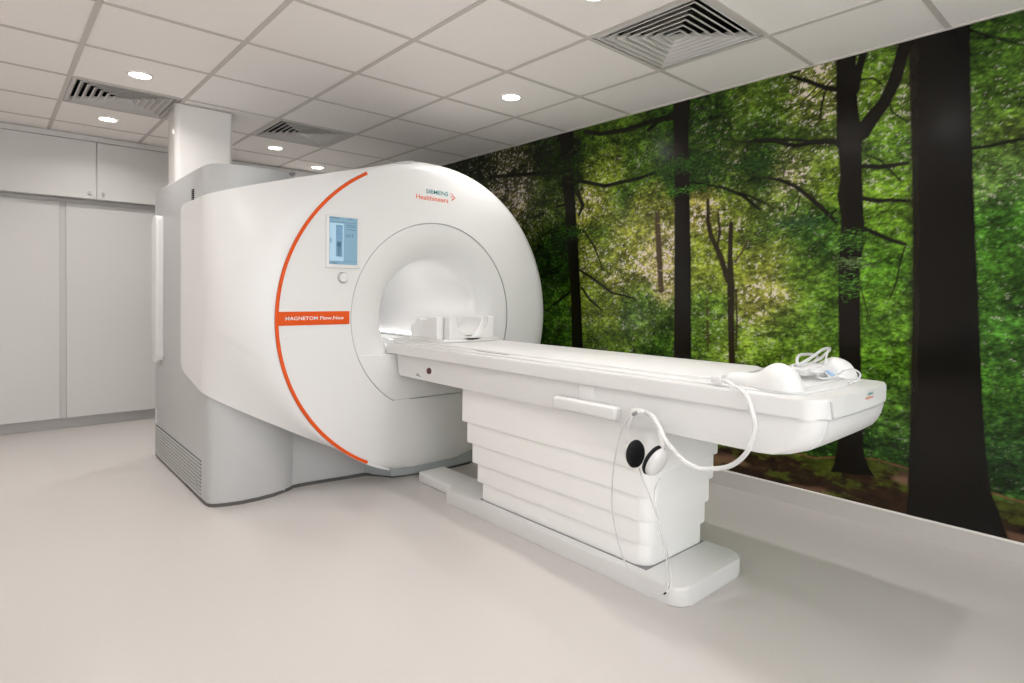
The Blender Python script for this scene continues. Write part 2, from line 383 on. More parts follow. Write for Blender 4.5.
    # distant slim trunks
    stroke([(657, 215, 2.6), (659, 250, 2.8), (661, 290, 2.6), (662, 288, 2.2)], (96, 84, 58), tex=.5, foliage=.2)
    stroke([(731, 224, 2.2), (730, 258, 2.5), (731, 290, 4), (731, 320, 3.2), (732, 362, 3.2)], (52, 46, 28), tex=.5, foliage=.12)
    stroke([(728, 280, 3), (720, 255, 2.8), (711, 236, 2.4), (708, 222, 2), (708, 200, 1.5)], (56, 50, 30), tex=.4)
    stroke([(717, 247, 1.2), (720, 232, 1.4), (718, 214, 1)], (56, 50, 30))
    stroke([(735, 262, 1), (742, 252, 1), (748, 240, .8)], (86, 70, 44)); stroke([(736, 290, 1), (737, 320, 1), (736, 350, .8)], (60, 52, 26))
    stroke([(707, 300, 1), (708, 350, 1)], (76, 70, 34), foliage=.3)
    # left dark trunk and its twigs
    stroke([(566, 128, 7), (568, 180, 6.2), (570, 205, 5.2), (573, 250, 5.2), (576, 300, 5), (577.5, 350, 5.5)], (20, 20, 10))
    for br in ([(579, 215, 1.2), (583, 205, 1.6), (577, 192, 2)], [(566, 204, 1.2), (556, 207, .8)], [(580, 270, 1), (595, 280, 1.2), (612, 293, 1), (634, 298, .6)],
               [(582, 288, 1), (590, 300, 1), (602, 310, .6)], [(570, 292, 1), (560, 300, 1), (553, 305, .7)], [(585, 232, .9), (595, 248, .8), (603, 270, .6)],
               [(562, 172, 1.6), (530, 174, 1.4), (490, 177, 1)], [(585, 131, 1.5), (600, 134, 1.8), (625, 130, 2), (650, 122, 2.2), (672, 116, 2.5)],
               [(575, 180, 1.5), (605, 186, 1.6), (640, 178, 1.4), (655, 172, 1)]):
        stroke(br, (22, 26, 10), .004)
    # second dark trunk
    stroke([(681.5, 95, 8.6), (681, 140, 7.2), (682, 200, 7.6), (682.5, 260, 8.4), (682.5, 330, 8.6), (682.5, 360, 9)], (27, 23, 16))
    for br in ([(690, 182, 1), (705, 184, 1.2), (725, 188, 1.4), (745, 197, 1.6), (760, 210, 1)], [(676, 118, 2), (660, 120, 1.8), (648, 130, 1.6)], [(735, 192, 1), (750, 196, 1.2), (770, 206, .8)]):
        stroke(br, (20, 26, 10), .004)
    # forked tree
    stroke([(846, 40, 10), (846, 75, 10), (847, 110, 11), (849, 135, 13), (850, 152, 12), (851, 175, 11), (850, 195, 13), (852, 215, 11.5), (853, 238, 13), (849, 262, 11),
            (849, 310, 11), (850, 380, 11.5), (850, 430, 12.5), (850, 452, 14), (851, 464, 17), (852, 474, 23)], (25, 22, 16), tex=.4, flat=True)
    stroke([(862, 132, 9), (872, 118, 8), (884, 103, 7), (895, 80, 7), (902, 55, 7), (906, 36, 7)], D, tex=.3)
    stroke([(855, 90, 5), (858, 72, 4.5), (864, 52, 4)], D)
    for br in ([(840, 90, 3), (826, 88, 2.6), (810, 82, 2.2), (790, 76, 1.4)], [(843, 146, 3.2), (832, 141, 3), (812, 142, 2.6), (795, 146, 2.2), (775, 141, 1.8), (755, 142, 1.2)],
               [(812, 142, 1.6), (800, 140, 1.6), (770, 139, 1.2), (740, 142, .8)], [(836, 222, 2), (822, 208, 2.4), (808, 196, 2.4), (795, 186, 2), (780, 180, 1.6), (762, 177, 1)],
               [(862, 166, 2.6), (880, 167, 2.6), (895, 165, 2.4), (908, 163, 2)], [(861, 198, 2.6), (878, 201, 2.6), (893, 200, 2.2), (908, 201, 2)],
               [(862, 228, 2.6), (875, 233, 2.6), (890, 240, 2.4), (905, 244, 2)], [(905, 247, 1), (900, 262, 1), (897, 280, .9), (890, 298, .7)],
               [(866, 155, 1), (880, 160, 1.2), (900, 180, 1)], [(888, 100, 1), (892, 112, 1.2), (898, 116, 1), (908, 122, 1)], [(861, 80, 1), (872, 78, 1.2), (882, 84, 1)],
               [(826, 88, 1), (822, 104, 1.2), (820, 118, 1)], [(818, 86, .8), (800, 104, .7), (780, 112, .5)], [(835, 78, .8), (815, 96, .7), (795, 110, .5)],
               [(860, 285, .8), (864, 300, .8), (868, 315, .6)], [(836, 210, 1), (830, 216, 1), (824, 226, .7)], [(800, 196, .8), (797, 210, .8), (792, 215, .6)]):
        stroke(br, (24, 24, 12), .004)
    # big near trunk
    stroke([(938, 15, 32), (939, 80, 31), (941, 150, 31), (943, 230, 32), (944.5, 300, 34), (945, 360, 36), (945.5, 410, 38), (946, 450, 40), (948, 490, 44), (952, 515, 50), (956, 545, 60)], DB, .005, .45)
    stroke([(914, 30, 6), (914, 200, 6), (914, 420, 6)], (38, 34, 24), .03, .3, .6)
    stroke([(969, 201, 3.5), (969, 207, 4)], (10, 9, 7), .006)
    for br in ([(970, 30, 1.5), (990, 36, 1.6), (1010, 42, 1.2), (1030, 46, 1)], [(972, 148, 2), (990, 146, 2.2), (1010, 141, 2.4), (1040, 136, 2.4)], [(970, 38, 1), (990, 37, 1), (1024, 40, .8)]):
        stroke(br, (16, 26, 8), .004)
    stroke([(1105, 0, 9), (1107, 200, 10), (1110, 480, 14), (1112, 560, 24)], D)
    stroke([(430, 150, 8), (432, 400, 9)], D); stroke([(330, 160, 6), (332, 400, 7)], D)
    # sprays of leaves hanging over the trunks
    for (px, py, rw, rh, dens, cc) in ((682, 165, .22, .05, 500, (30, 70, 10)), (682, 190, .2, .03, 200, (40, 86, 14)), (850, 240, .10, .05, 260, (48, 84, 22)), (848, 285, .06, .07, 160, (48, 88, 18)),
                                       (568, 165, .3, .12, 700, (22, 46, 8)), (572, 232, .2, .05, 380, (24, 52, 8)), (850, 262, .09, .03, 120, (70, 96, 50)),
                                       (800, 222, .16, .03, 260, (40, 74, 34)), (750, 165, .25, .06, 420, (26, 56, 12))):
        q = pix_wall(px, py, MURAL_Y); cl = np.array(lin(cc))
        for k in range(dens):
            ix = int((q.x+random.gauss(0, rw*.5)-X0)/st); iz = int((q.z+random.gauss(0, rh*.5)-Z0)/st)
            a = random.randint(1, 4)
            if 2 < ix < W-6 and 2 < iz < H-3: img[iz, ix:ix+a] = cl*math.exp(random.gauss(0, .5))
    lum = (img*np.array([.25, .65, .1])).sum(-1, keepdims=True); img = img*.94+lum*.06; img[..., 0] = np.maximum(img[..., 0]*1.12, .32*img[..., 1])
    img = np.clip(img, .0012, 1)*.98
    # mesh
    idx = np.arange((nx+1)*(nz+1)).reshape(nz+1, nx+1)
    co = np.stack([XX, np.full_like(XX, MURAL_Y), ZZ], -1).reshape(-1, 3)
    q = np.stack([idx[:-1, :-1], idx[:-1, 1:], idx[1:, 1:], idx[1:, :-1]], -1).reshape(-1, 4)
    me = bpy.data.meshes.new('mural')
    me.vertices.add(len(co)); me.vertices.foreach_set('co', co.ravel())
    me.loops.add(q.size); me.loops.foreach_set('vertex_index', q.ravel().astype(np.int32))
    me.polygons.add(len(q)); me.polygons.foreach_set('loop_start', np.arange(0, q.size, 4, dtype=np.int32))
    at = me.color_attributes.new('print', 'FLOAT_COLOR', 'POINT')
    rgba = np.ones((len(co), 4), np.float32); rgba[:, :3] = img.reshape(-1, 3); at.data.foreach_set('color', rgba.ravel())
    me.update(calc_edges=True)
    M = bpy.data.materials.new('forest_print_acrylic'); M.use_nodes = True; nt = M.node_tree; b = nt.nodes['Principled BSDF']
    a = nt.nodes.new('ShaderNodeAttribute'); a.attribute_name = 'print'
    nt.links.new(a.outputs['Color'], b.inputs['Base Color'])
    b.inputs['Roughness'].default_value = .2; b.inputs['Specular IOR Level'].default_value = .25
    o = link('forest_mural', me, M)
    tag(o, 'glossy wall-wide photo print of a green beech forest with dark trunks', 'mural')
    bk = box('backing_board', X0, X1, MURAL_Y+.001, YR-.001, Z0, Z1, WALLM, o)
    return o
build_mural()

# ================================================================== CABINETS ON THE BACK WALL
UX, LX = -5.84, -5.93
def upper_cabinet(y0, y1, split, label):
    t = thing('wall_cabinet', label, 'cabinet', (UX-.25, (y0+y1)/2, 1.861))
    box('body', XB+.001, UX-.02, y0, y1, 1.861, CEIL-.002, CAB, t)
    box('filler', UX-.02, UX+.004, y0, y1, 2.322, CEIL-.002, CAB, t)
    for a, b, hy in ((y0+.002, split-.0025, split-.045), (split+.0025, y1-.002, split+.043)):
        d = box('door', UX-.019, UX, a, b, 1.861, 2.318, CAB, t, .0015, 1)
        lathe('knob', [(0, .007), (.012, .006), (.016, .011), (.024, .011), (.026, .009), (.026, 0)], (UX, hy, 1.908), (1, 0, 0), STEEL, d, 16)
    return t
upper_cabinet(-.22, 1.57, .677, 'white wall cabinet with two doors and small steel knobs below the ceiling')
def tall_cabinet(y0, y1, split, label):
    t = thing('tall_cabinet', label, 'cabinet', (LX-.2, (y0+y1)/2, 0))
    box('body', XB+.001, LX-.021, y0, y1, .092, 1.858, CAB, t)
    box('top_rail', LX-.021, LX-.012, y0, y1, 1.824, 1.858, CABGAP, t)
    box('door', LX-.02, LX, y0+.002, split-.021, .092, 1.822, CAB, t, .0015, 1)
    box('door', LX-.02, LX, split+.021, y1-.002, .092, 1.822, CAB, t, .0015, 1)
    box('grip_profile', LX-.02, LX-.008, split-.02, split+.02, .092, 1.822, CABGAP2, t)
    box('plinth', XB+.001, -6.0, y0, y1, 0, .092, CABGAP2, t)
    return t
tall_cabinet(-.45, 1.38, .463, 'pale tall cupboard with flush doors and grey grip profile behind the scanner')
struct(box('wall_infill_left', XB, LX-.02, YL, -.46, 0, CEIL-.004, CAB))
struct(box('wall_infill_right', XB, LX-.02, 1.585, YR-.02, 0, CEIL-.004, CAB))

# ================================================================== SERVICE COLUMN
tcol = thing('service_column', 'glossy white boxed duct rising from the scanner to the ceiling', 'duct', (-4.48, 1.12, 1.79))
prism('shaft', rrect(-4.62, -4.40, .935, 1.298, .035, 8), 1.795, CEIL-.001, COLW, tcol)
prism('collar', rrect(-4.625, -4.395, .93, 1.303, .037, 8), CEIL-.006, CEIL-.0012, BAR, tcol)

# ================================================================== MRI SCANNER
CYC, CZC, RD, XFACE, YSC = 2.108, .985, .957, -3.07, 1.050
G = thing('mri_scanner', 'large white scanner with orange ring line, round bore and grey rear housing', 'scanner', (-3.85, 2.08, 0))

def front_cover():
    bm = bmesh.new(); n = 160; rings = []
    prof_round = [(0, .5825), (0, .70), (-.001, .80), (-.004, .86), (-.011, .90), (-.024, .932), (-.045, .952), (-.08, .962), (-.20, .965), (-.45, .955)]
    prof_flat = [(0, .5825), (0, .70), (0, .80), (0, .86), (0, .90), (0, .93), (0, .945), (-.004, .956), (-.05, .957), (-.3, .95)]
    for k in range(n):
        th = 2*PI*k/n
        d = math.degrees(th)
        wl = 1 if 112 < d < 244 else (max(0, 1-(112-d)/22) if d <= 112 else max(0, 1-(d-244)/14))
        ring = []
        for (a, r0), (b, r1) in zip(prof_round, prof_flat):
            h = a*(1-wl)+b*wl; r = r0*(1-wl)+r1*wl
            y, z = CYC+r*math.cos(th)*(1+((YSC if math.cos(th) < 0 else 1.026)-1)*min(1, max(0, (r-.59)/.3))), CZC+r*math.sin(th)
            zmin = .066 if r > .86 else -1
            z = max(z, zmin + (.02*0))
            ring.append(bm.verts.new((XFACE+h, y, z)))
        rings.append(ring)
    for k in range(n):
        A, B = rings[k], rings[(k+1) % n]
        for j in range(len(A)-1): bm.faces.new((A[j], A[j+1], B[j+1], B[j]))
    return link('front_cover', bm_mesh(bm), WHITE, G, 35)
fc = front_cover()

def side_cover():
    bm = bmesh.new(); NT = 64; rows = []
    for i in range(NT+1):
        t = i/NT
        th = math.radians(100+(251-100)*t)
        A = Vector((XFACE, CYC+RD*math.cos(th)*YSC, max(CZC+RD*math.sin(th), .066)))
        zf1 = 1.622-(1.622-.60)*t; zf0 = 1.622-(1.622-.665)*t
        r = .07; dd = min(t, 1-t)*.96
        x0 = -3.845+(r-math.sqrt(max(0, r*r-(r-dd)**2)) if dd < r else 0)
        yf = .842
        P0 = Vector((x0, yf, zf0)); C = Vector((-3.41, yf, zf1))
        row = [Vector((x0, yf+.016, zf0)), Vector((x0+.004, yf+.005, zf0)), Vector((x0+.014, yf, zf0))]
        for k in range(1, 6): row.append(P0.lerp(C, k/6)+Vector((.014*(1-k/6), 0, 0)))
        dv = Vector((0, C.y-A.y, C.z-A.z)); L = dv.length
        c1 = C+Vector((.23, 0, (A.z-C.z)*.06)); c2 = A+dv*(.30 if L > .4 else .36)
        for k in range(25):
            s = k/24; row.append(C*(1-s)**3+c1*3*s*(1-s)**2+c2*3*s*s*(1-s)+A*s**3)
        rows.append([bm.verts.new(p) for p in row])
    for a, b in zip(rows, rows[1:]):
        for k in range(len(a)-1): bm.faces.new((a[k], a[k+1], b[k+1], b[k]))
    # turn the top and bottom edges inwards
    for row, dz in ((rows[0], -.012), (rows[-1], .012)):
        prev = row
        for off, q in ((.006, .25), (.05, 1.0)):
            new = []
            for k, v in enumerate(row):
                new.append(bm.verts.new((v.co.x-off*2.2, v.co.y+off*.9, v.co.z+dz*q)))
            for k in range(len(row)-1): bm.faces.new((prev[k], prev[k+1], new[k+1], new[k]))
            prev = new
    return link('side_cover', bm_mesh(bm), WHITE, G, 50)
side_cover()

# grey housing: open-fronted wall strip + roof
def housing():
    low = [(-3.30, 2.60), (-3.30, 2.3)]
    lowp = [(-4.66, 3.02), (-4.66, .90), (-4.65, .872), (-4.62, .862), (-3.40, .860), (-3.36, .862), (-3.333, .870), (-3.314, .888), (-3.292, .94), (-3.276, 1.01), (-3.276, 1.10), (-3.287, 1.18), (-3.312, 1.25),
            (-3.335, 1.29), (-3.358, 1.315), (-3.36, 1.36), (-3.34, 1.52), (-3.322, 1.64), (-3.312, 1.77)]
    topp = [(-4.66, 3.02), (-4.66, .90), (-4.65, .872), (-4.62, .862), (-3.47, .862), (-3.42, .867), (-3.375, .885), (-3.345, .915), (-3.32, .96), (-3.30, 1.02), (-3.295, 1.10), (-3.305, 1.18), (-3.35, 1.26),
            (-3.42, 1.34), (-3.46, 1.38), (-3.50, 1.42), (-3.56, 1.52), (-3.60, 1.64), (-3.62, 1.77)]
    bm = bmesh.new(); NZ = 10; rows = []
    for i in range(NZ+1):
        z = .012+(1.79-.012)*i/NZ; t = i/NZ; t = t*t*(3-2*t)
        rows.append([bm.verts.new((a[0]*(1-t)+b[0]*t, a[1]*(1-t)+b[1]*t, z)) for a, b in zip(lowp, topp)])
    for a, b in zip(rows, rows[1:]):
        for k in range(len(a)-1): bm.faces.new((a[k], a[k+1], b[k+1], b[k]))
    tv = [bm.verts.new((v.co.x*.998-.004 if k > 2 else v.co.x+.006, v.co.y+(.006 if k and k < 6 else 0), 1.796)) for k, v in enumerate(rows[-1])]
    for k in range(len(tv)-1): bm.faces.new((rows[-1][k], rows[-1][k+1], tv[k+1], tv[k]))
    e = bm.verts.new((-3.62, 3.02, 1.796)); bm.faces.new(tv+[e])
    return link('rear_housing', bm_mesh(bm), GREY, G, 35)
hs = housing()
box('far_side_wall', -4.66, -3.50, 3.0, 3.02, .012, 1.79, GREY, G)
# plinth strip under the round front
prism('foot_plinth', [(-3.312, 1.745), (-3.23, 1.80), (-3.155, 1.84), (-3.125, 1.92), (-3.105, 2.05), (-3.097, 2.2), (-3.10, 2.40), (-3.12, 2.48), (-3.18, 2.54), (-3.6, 2.6), (-3.6, 1.76)], .012, .085, BLUEGREY, G, .006)
lowp = [(-4.65, .90), (-4.63, .866), (-3.39, .858), (-3.335, .866), (-3.31, .886), (-3.286, .94), (-3.27, 1.01), (-3.27, 1.10), (-3.282, 1.18), (-3.33, 1.29), (-3.353, 1.32), (-3.352, 1.38), (-3.335, 1.52), (-3.315, 1.64), (-3.303, 1.745), (-3.235, 1.81), (-3.16, 1.85), (-3.11, 2.05), (-3.10, 2.2), (-3.105, 2.40), (-3.19, 2.53), (-3.6, 2.59), (-4.5, 2.9)]
prism('floor_gasket', lowp, 0, .018, RUBBER, G)

# bore
lathe('bore_dish', [(-.05, .580), (-.008, .580), (-.003, .578), (-.003, .574), (-.006, .545), (-.013, .50), (-.026, .45), (-.044, .405), (-.062, .377), (-.082, .361), (-.11, .353), (-.15, .35)], (XFACE, CYC, CZC), (1, 0, 0), WHITE, G, 128, smooth=30)
bore = lathe('bore_tube', [(-.15, .35), (-.6, .35), (-1.1, .35), (-1.5, .355), (-1.53, .37)], (XFACE, CYC, CZC), (1, 0, 0), WHITE, G, 96)
lathe('seam_ring', [(-.008, .577), (-.008, .588), (-.03, .588), (-.03, .577)], (XFACE, CYC, CZC), (1, 0, 0), mat('seam_grey', (.36, .355, .35), .5), G, 128, closed=True)
lathe('rear_cover', [(-1.53, .37), (-1.55, .42), (-1.55, .90), (-1.50, .95), (-.45, .95)], (XFACE, CYC, CZC), (1, 0, 0), WHITE, G, 96)
def arc_pts(r, a0, a1, n=24): return [(CYC+r*math.cos(math.radians(a0+(a1-a0)*k/n)), CZC+r*math.sin(math.radians(a0+(a1-a0)*k/n))) for k in range(n+1)]
# flush panel filling the lower part of the ring, its top is a ledge at table height
zl, zc = .770, .492
def lower_panel():
    r = .574; a0 = math.degrees(math.asin((zc-CZC)/r)); a1 = math.degrees(math.asin((zl-CZC)/r))
    pts = arc_pts(r, 180-a1, 180-a0, 20)+arc_pts(r, a0, a1, 20)
    return prism('lower_panel', pts, XFACE-.16, XFACE-.002, WHITE, G, .004, 'x')
lower_panel()
# chord below the lower panel (front skin carries on under the seam)
a0 = math.degrees(math.asin((zc-.0035-CZC)/.59))
prism('chin_panel', arc_pts(.59, 180-a0, 360+a0, 24), XFACE-.03, XFACE+.0005, WHITE, G, .0, 'x')
box('seam_strip', XFACE-.02, XFACE-.008, CYC-.29, CYC+.29, zc-.008, zc+.003, MARK, G)
# far LED strip, hidden near strip added to brighten the bore, and floor
box('bore_floor', -4.58, -3.115, CYC-.305, CYC+.305, .772, .800, WHITE, G, .004, 2)
for sd in (-1, 1):
    ya, yb = sorted((CYC+sd*.286, CYC+sd*.290)); box('light_strip', -4.5, -3.25, ya, yb, .820, .836, LED if sd > 0 else LED_FILL, G)
    ya, yb = sorted((CYC+sd*.278, CYC+sd*.306)); box('strip_rail', -4.5, -3.25, ya, yb, .8005, .8195, WHITE, G, .003, 2)

# orange ring line: flat strip following the disc edge
def ring_strip():
    bm = bmesh.new(); n = 80; rows = []
    for k in range(n+1):
        th = math.radians(119.5+(241.5-119.5)*k/n); row = []
        wd = .0085
        for r, h in ((RD-.012-wd, -.002), (RD-.012-wd, .0035), (RD-.012-wd*.3, .0055), (RD-.012+wd*.3, .0055), (RD-.012+wd, .0035), (RD-.012+wd, -.002)):
            row.append(bm.verts.new((XFACE+h, CYC+r*math.cos(th)*YSC, CZC+r*math.sin(th))))
        rows.append(row)
    for a, b in zip(rows, rows[1:]):
        for k in range(5): bm.faces.new((a[k], a[k+1], b[k+1], b[k]))
    bm.faces.new(rows[0]); bm.faces.new(rows[-1][::-1])
    o = link('accent_ring', bm_mesh(bm), RED, G, 40); o['label'] = 'thin orange arc line'
    return o
ring_strip()
nb = box('name_band', XFACE-.002, XFACE+.003, 1.116, 1.518, .953, 1.026, RED, G, .0015, 1); nb['label'] = 'orange name band'
text('lettering', 'MAGNETOM', .174, .0185, (XFACE+.003, 1.160, .981), (0, 1, 0), (0, 0, 1), TXTW, nb, .006)
text('lettering', 'Flow.Neo', .134, .0185, (XFACE+.003, 1.347, .981), (0, 1, 0), (0, 0, 1), TXTW, nb, .006)
# maker's mark
text('logo_lettering', 'SIEMENS', .166, .0265, (XFACE+.0005, 2.017, 1.744), (0, 1, 0), (0, 0, 1), TEAL, G, .003)
text('logo_lettering', 'Healthineers', .237, .030, (XFACE+.0005, 1.947, 1.702), (0, 1, 0), (0, 0, 1), ORANGE, G, .004)
for (y, z, r) in ((2.205, 1.763, .0035), (2.216, 1.757, .004), (2.224, 1.749, .0045), (2.232, 1.740, .0055), (2.223, 1.731, .0045), (2.214, 1.725, .004), (2.204, 1.741, .003), (2.213, 1.742, .003)):
    lathe('logo_dot', [(0, 0), (0, r), (.0012, r), (.0012, 0)], (XFACE+.0004, y, z), (1, 0, 0), ORANGE, G, 12)
# screen
scr = prism('screen', rrect(1.376, 1.578, 1.264, 1.553, .006, 4), XFACE-.002, XFACE+.012, TABLEW, G, .003, 'x'); scr['label'] = 'small upright touch screen'
GL = mat('screen_glow', lin((90, 120, 138)), .2, .4, emit=lin((150, 182, 200)), estr=.5)
GL2 = mat('screen_light_mark', lin((150, 180, 200)), .3, emit=lin((166, 196, 212)), estr=.42)
GL3 = mat('screen_dark_mark', lin((60, 90, 110)), .3, emit=lin((84, 122, 148)), estr=.35)
box('display', XFACE+.012, XFACE+.0128, 1.392, 1.557, 1.283, 1.542, GL, scr)
def mk(y0, y1, z0, z1, m): box('screen_mark', XFACE+.0128, XFACE+.0132, y0, y1, z0, z1, m, scr)
mk(1.394, 1.555, 1.5125, 1.5145, GL3); mk(1.394, 1.45, 1.533, 1.537, GL3); mk(1.50, 1.53, 1.533, 1.536, GL3)
mk(1.394, 1.475, 1.3, 1.508, GL2); mk(1.43, 1.468, 1.325, 1.50, GL); mk(1.437, 1.461, 1.45, 1.488, GL2); mk(1.434, 1.464, 1.41, 1.448, GL2)
mk(1.441, 1.456, 1.33, 1.405, GL3); mk(1.437, 1.460, 1.38, 1.405, GL3); mk(1.397, 1.404, 1.40, 1.425, GL3)
for z in (1.50, 1.49, 1.475): mk(1.488, 1.548, z, z+.003, GL3)
for y in (1.492, 1.508, 1.524): mk(y, y+.005, 1.435, 1.452, GL3)
mk(1.394, 1.555, 1.30, 1.3015, GL3); mk(1.41, 1.44, 1.288, 1.292, GL3)
# jog knob
kb = lathe('control_knob', [(0, .031), (.004, .031), (.006, .028)], (XFACE, 1.476, 1.212), (1, 0, 0), STEEL, G, 32)
lathe('cap', [(.0, .026), (.018, .025), (.021, .022), (.021, 0)], (XFACE, 1.476, 1.212), (1, 0, 0), TABLEW, kb, 32)
# rear side panel, grille, vent marks, sticker
prism('rear_side_panel', rrect(-4.535, -4.375, .66, 1.615, .045, 6), .824, .868, WHITE, G, .012, 'y')
gr = box('intake_grille', -4.585, -3.455, .8592, .8615, .022, .218, DARK, G)
for k in range(10):
    z = .022+.0198*k
    box('slat', -4.586, -3.454, .8555, .8605, z, z+.0132, GREY, gr)
box('rating_label', -3.56, -3.52, .853, .8558, .06, .11, mat('sticker', (.4, .42, .43), .4), G)
box('rating_label', -4.585, -4.565, .857, .862, .235, .32, mat('sticker_white', (.7, .7, .69), .4), G)
for k in range(7): box('vent_slot', -3.655, -3.615, .857, .8625, 1.622+.0105*k, 1.627+.0105*k, DARK, G)
lathe('lifting_eye', [(0, .006), (.02, .006), (.022, .016), (.034, .018), (.04, .008), (.04, 0)], (-3.47, 1.35, 1.794), (0, 0, 1), MARK, G, 16)

# ================================================================== PATIENT TABLE
T = thing('patient_table', 'white patient table on a bellows column in front of the scanner bore', 'table', (-1.9, 2.09, 0))
TY0, TY1 = 1.777, 2.405
prism('base', rrect(-2.62, -1.152, 1.856, 2.325, (.06, .03, .03, .06), 6), 0, .074, TABLEW, T, .010)
prism('base_link', rrect(-3.0, -2.60, 1.935, 2.12, .012, 3), 0, .060, TABLEW, T, .008)
zs_ = [(.0755, .168), (.164, .262), (.258, .362), (.358, .468), (.464, .64)]
for k, (z0, z1) in enumerate(zs_):
    e = k/4
    x0 = -2.352-.128*e; x1 = -1.338+.055*e; y0 = 1.902-.040*e; y1 = 2.312+.034*e
    prism('bellows_section', rrect(x0, x1, y0, y1, (.03, .012, .012, .055), 8), z0, z1, BELLOW, T, .004, seg=2)
box('base_gap', -2.358, -1.332, 1.894, 2.318, .0735, .0758, MARK, T)
# beam (hull) with a rounded-up front end
BPROF = [(-3.062, .775), (-3.036, .652), (-3.03, .645), (-3.02, .641), (-2.0, .637), (-1.2, .637), (-1.0, .637), (-.92, .638), (-.86, .641), (-.81, .646), (-.765, .655), (-.73, .668), (-.702, .686), (-.685, .708), (-.674, .731), (-.668, .753), (-.665, .775)]
RC = .055
def endpull(y, hw):                                  # bow and rounded corners of the table end
    d = max(0, abs(y)-(hw-RC)); d = min(d, RC)
    return .014*(y/hw)**2+RC-math.sqrt(max(0, RC*RC-d*d))
def hull(x, z, v):
    av = abs(v); f = max(0, (x+.80)/(.80-.665)); g = min(1, max(0, (x+1.02)/.22)); g = g*g*(3-2*g)
    hw = .274+.030*g
    zz = z+(max(0, av-.86)/.14)**2*(.006+.020*min(1, f))*(1 if z < .735 else max(0, (.775-z)/.04))
    return (x-endpull(v*hw, hw)*f, 2.091+v*hw, min(zz, .775))
def beam():
    bm = bmesh.new(); NY = 36
    rows = [[bm.verts.new(hull(x, z, math.sin(PI/2*(-1+2*i/NY)))) for x, z in BPROF] for i in range(NY+1)]
    for a, b in zip(rows, rows[1:]):
        for k in range(len(a)-1): bm.faces.new((a[k], a[k+1], b[k+1], b[k]))
    bm.faces.new(rows[0]); bm.faces.new(rows[-1][::-1])
    bm.faces.new([r[0] for r in rows]+[r[-1] for r in rows][::-1])
    return link('beam', bm_mesh(bm), TABLEW, T, 40)
beam()
def end_panel():
    bm = bmesh.new(); NY = 24; rows = []
    pr = [p for p in BPROF if p[0] > -.735]
    for i in range(NY+1):
        v = -.80+1.72*i/NY; row = []
        for k, (x, z) in enumerate(pr):
            q = hull(x, min(z, .768), v); row.append(bm.verts.new((q[0]+.0035, q[1], q[2]-.001)))
        rows.append(row)
    for a, b in zip(rows, rows[1:]):
        for k in range(len(a)-1): bm.faces.new((a[k], a[k+1], b[k+1], b[k]))
    for e in (rows[0], rows[-1]):
        n = [bm.verts.new((v.co.x-.006, v.co.y, v.co.z)) for v in e]
        for k in range(len(e)-1): bm.faces.new((e[k], e[k+1], n[k+1], n[k]))
    return link('end_panel', bm_mesh(bm), TABLEW, T, 40)
end_panel()
# top slab
def slab_outline(y0, y1, xe, xs0=-3.112):
    pts = [(xs0, y1), (xs0, y0)]; n = 44; hw = (y1-y0)/2
    for k in range(n+1):                             # near corner -> end -> far corner, gently bowed
        y = hw*math.sin(PI/2*(-1+2*k/n)); pts.append((xe-endpull(y, hw), (y0+y1)/2+y))
    return pts
prism('top_slab', slab_outline(TY0, TY1, -.658), .773, .834, TABLEW, T, .009)
prism('slab_gap', slab_outline(1.84, 2.37, -.664, -.72), .7685, .7735, MARK, T, smooth=40)
prism('handle_notch', [(1.842, .826), (1.848, .826), (1.868, .774), (1.858, .774)], -.70, -.6625, CABGAP2, T, 0, 'x')
# raised bed with guide edge
prism('bed_rim', [(-3.105, 2.372), (-3.105, 1.815), (-.80, 1.815), (-.745, 1.86), (-.725, 2.09), (-.745, 2.33), (-.80, 2.372)], .8335, .8425, TABLEW, T, .004)
prism('mattress', [(-3.25, 2.335), (-3.25, 1.865), (-1.12, 1.865), (-1.07, 1.90), (-1.055, 2.09), (-1.07, 2.28), (-1.12, 2.335)], .8415, .852, CUSH, T, .004)
box('guide_slot', -2.345, -2.09, 1.845, 1.852, .8415, .8432, DARK, T)
box('guide_slot', -1.66, -1.48, 1.845, 1.849, .8415, .8428, CABGAP2, T)
text('logo_lettering', 'SIEMENS', .052, .008, (-.6578, 2.135, .816), (0, 1, 0), (0, 0, 1), TEAL, T, .018)
text('logo_lettering', 'Healthineers', .075, .009, (-.6578, 2.113, .804), (0, 1, 0), (0, 0, 1), ORANGE, T, .010)
# near side fittings
YS = 1.817
pt = lathe('coil_socket', [(0, .024), (.004, .024), (.008, .020), (.010, .015)], (-2.70, YS, .707), (0, -1, 0), TABLEW, T, 24)
lathe('plug', [(.0, .018), (.014, .018), (.020, .015), (.024, .007), (.024, 0)], (-2.70, YS, .707), (0, -1, 0), BROWN, pt, 20)
box('socket_mark', -2.84, -2.818, YS-.003, YS+.002, .664, .678, MARK, T); box('socket_mark', -2.812, -2.79, YS-.003, YS+.002, .662, .670, MARK, T)
bar = box('side_rail', -1.715, -1.385, 1.755, 1.80, .660, .712, TABLEW, T, .012, 4)
box('rail_bracket', -1.60, -1.52, 1.79, 1.825, .69, .772, TABLEW, T, .006, 2)
box('rail_bracket', -1.33, -1.22, 1.805, 1.825, .69, .772, TABLEW, T, .004, 2)
box('panel_seam', -1.212, -1.2085, YS-.0008, YS+.004, .655, .772, MARK, T)
hk = prism('hook', [(-1.315, .718), (-1.285, .718), (-1.285, .692), (-1.315, .692)], 1.755, 1.815, TABLEW, T, .004, 'y')
box('hook_lip', -1.315, -1.285, 1.750, 1.762, .692, .708, TABLEW, hk, .004, 2)

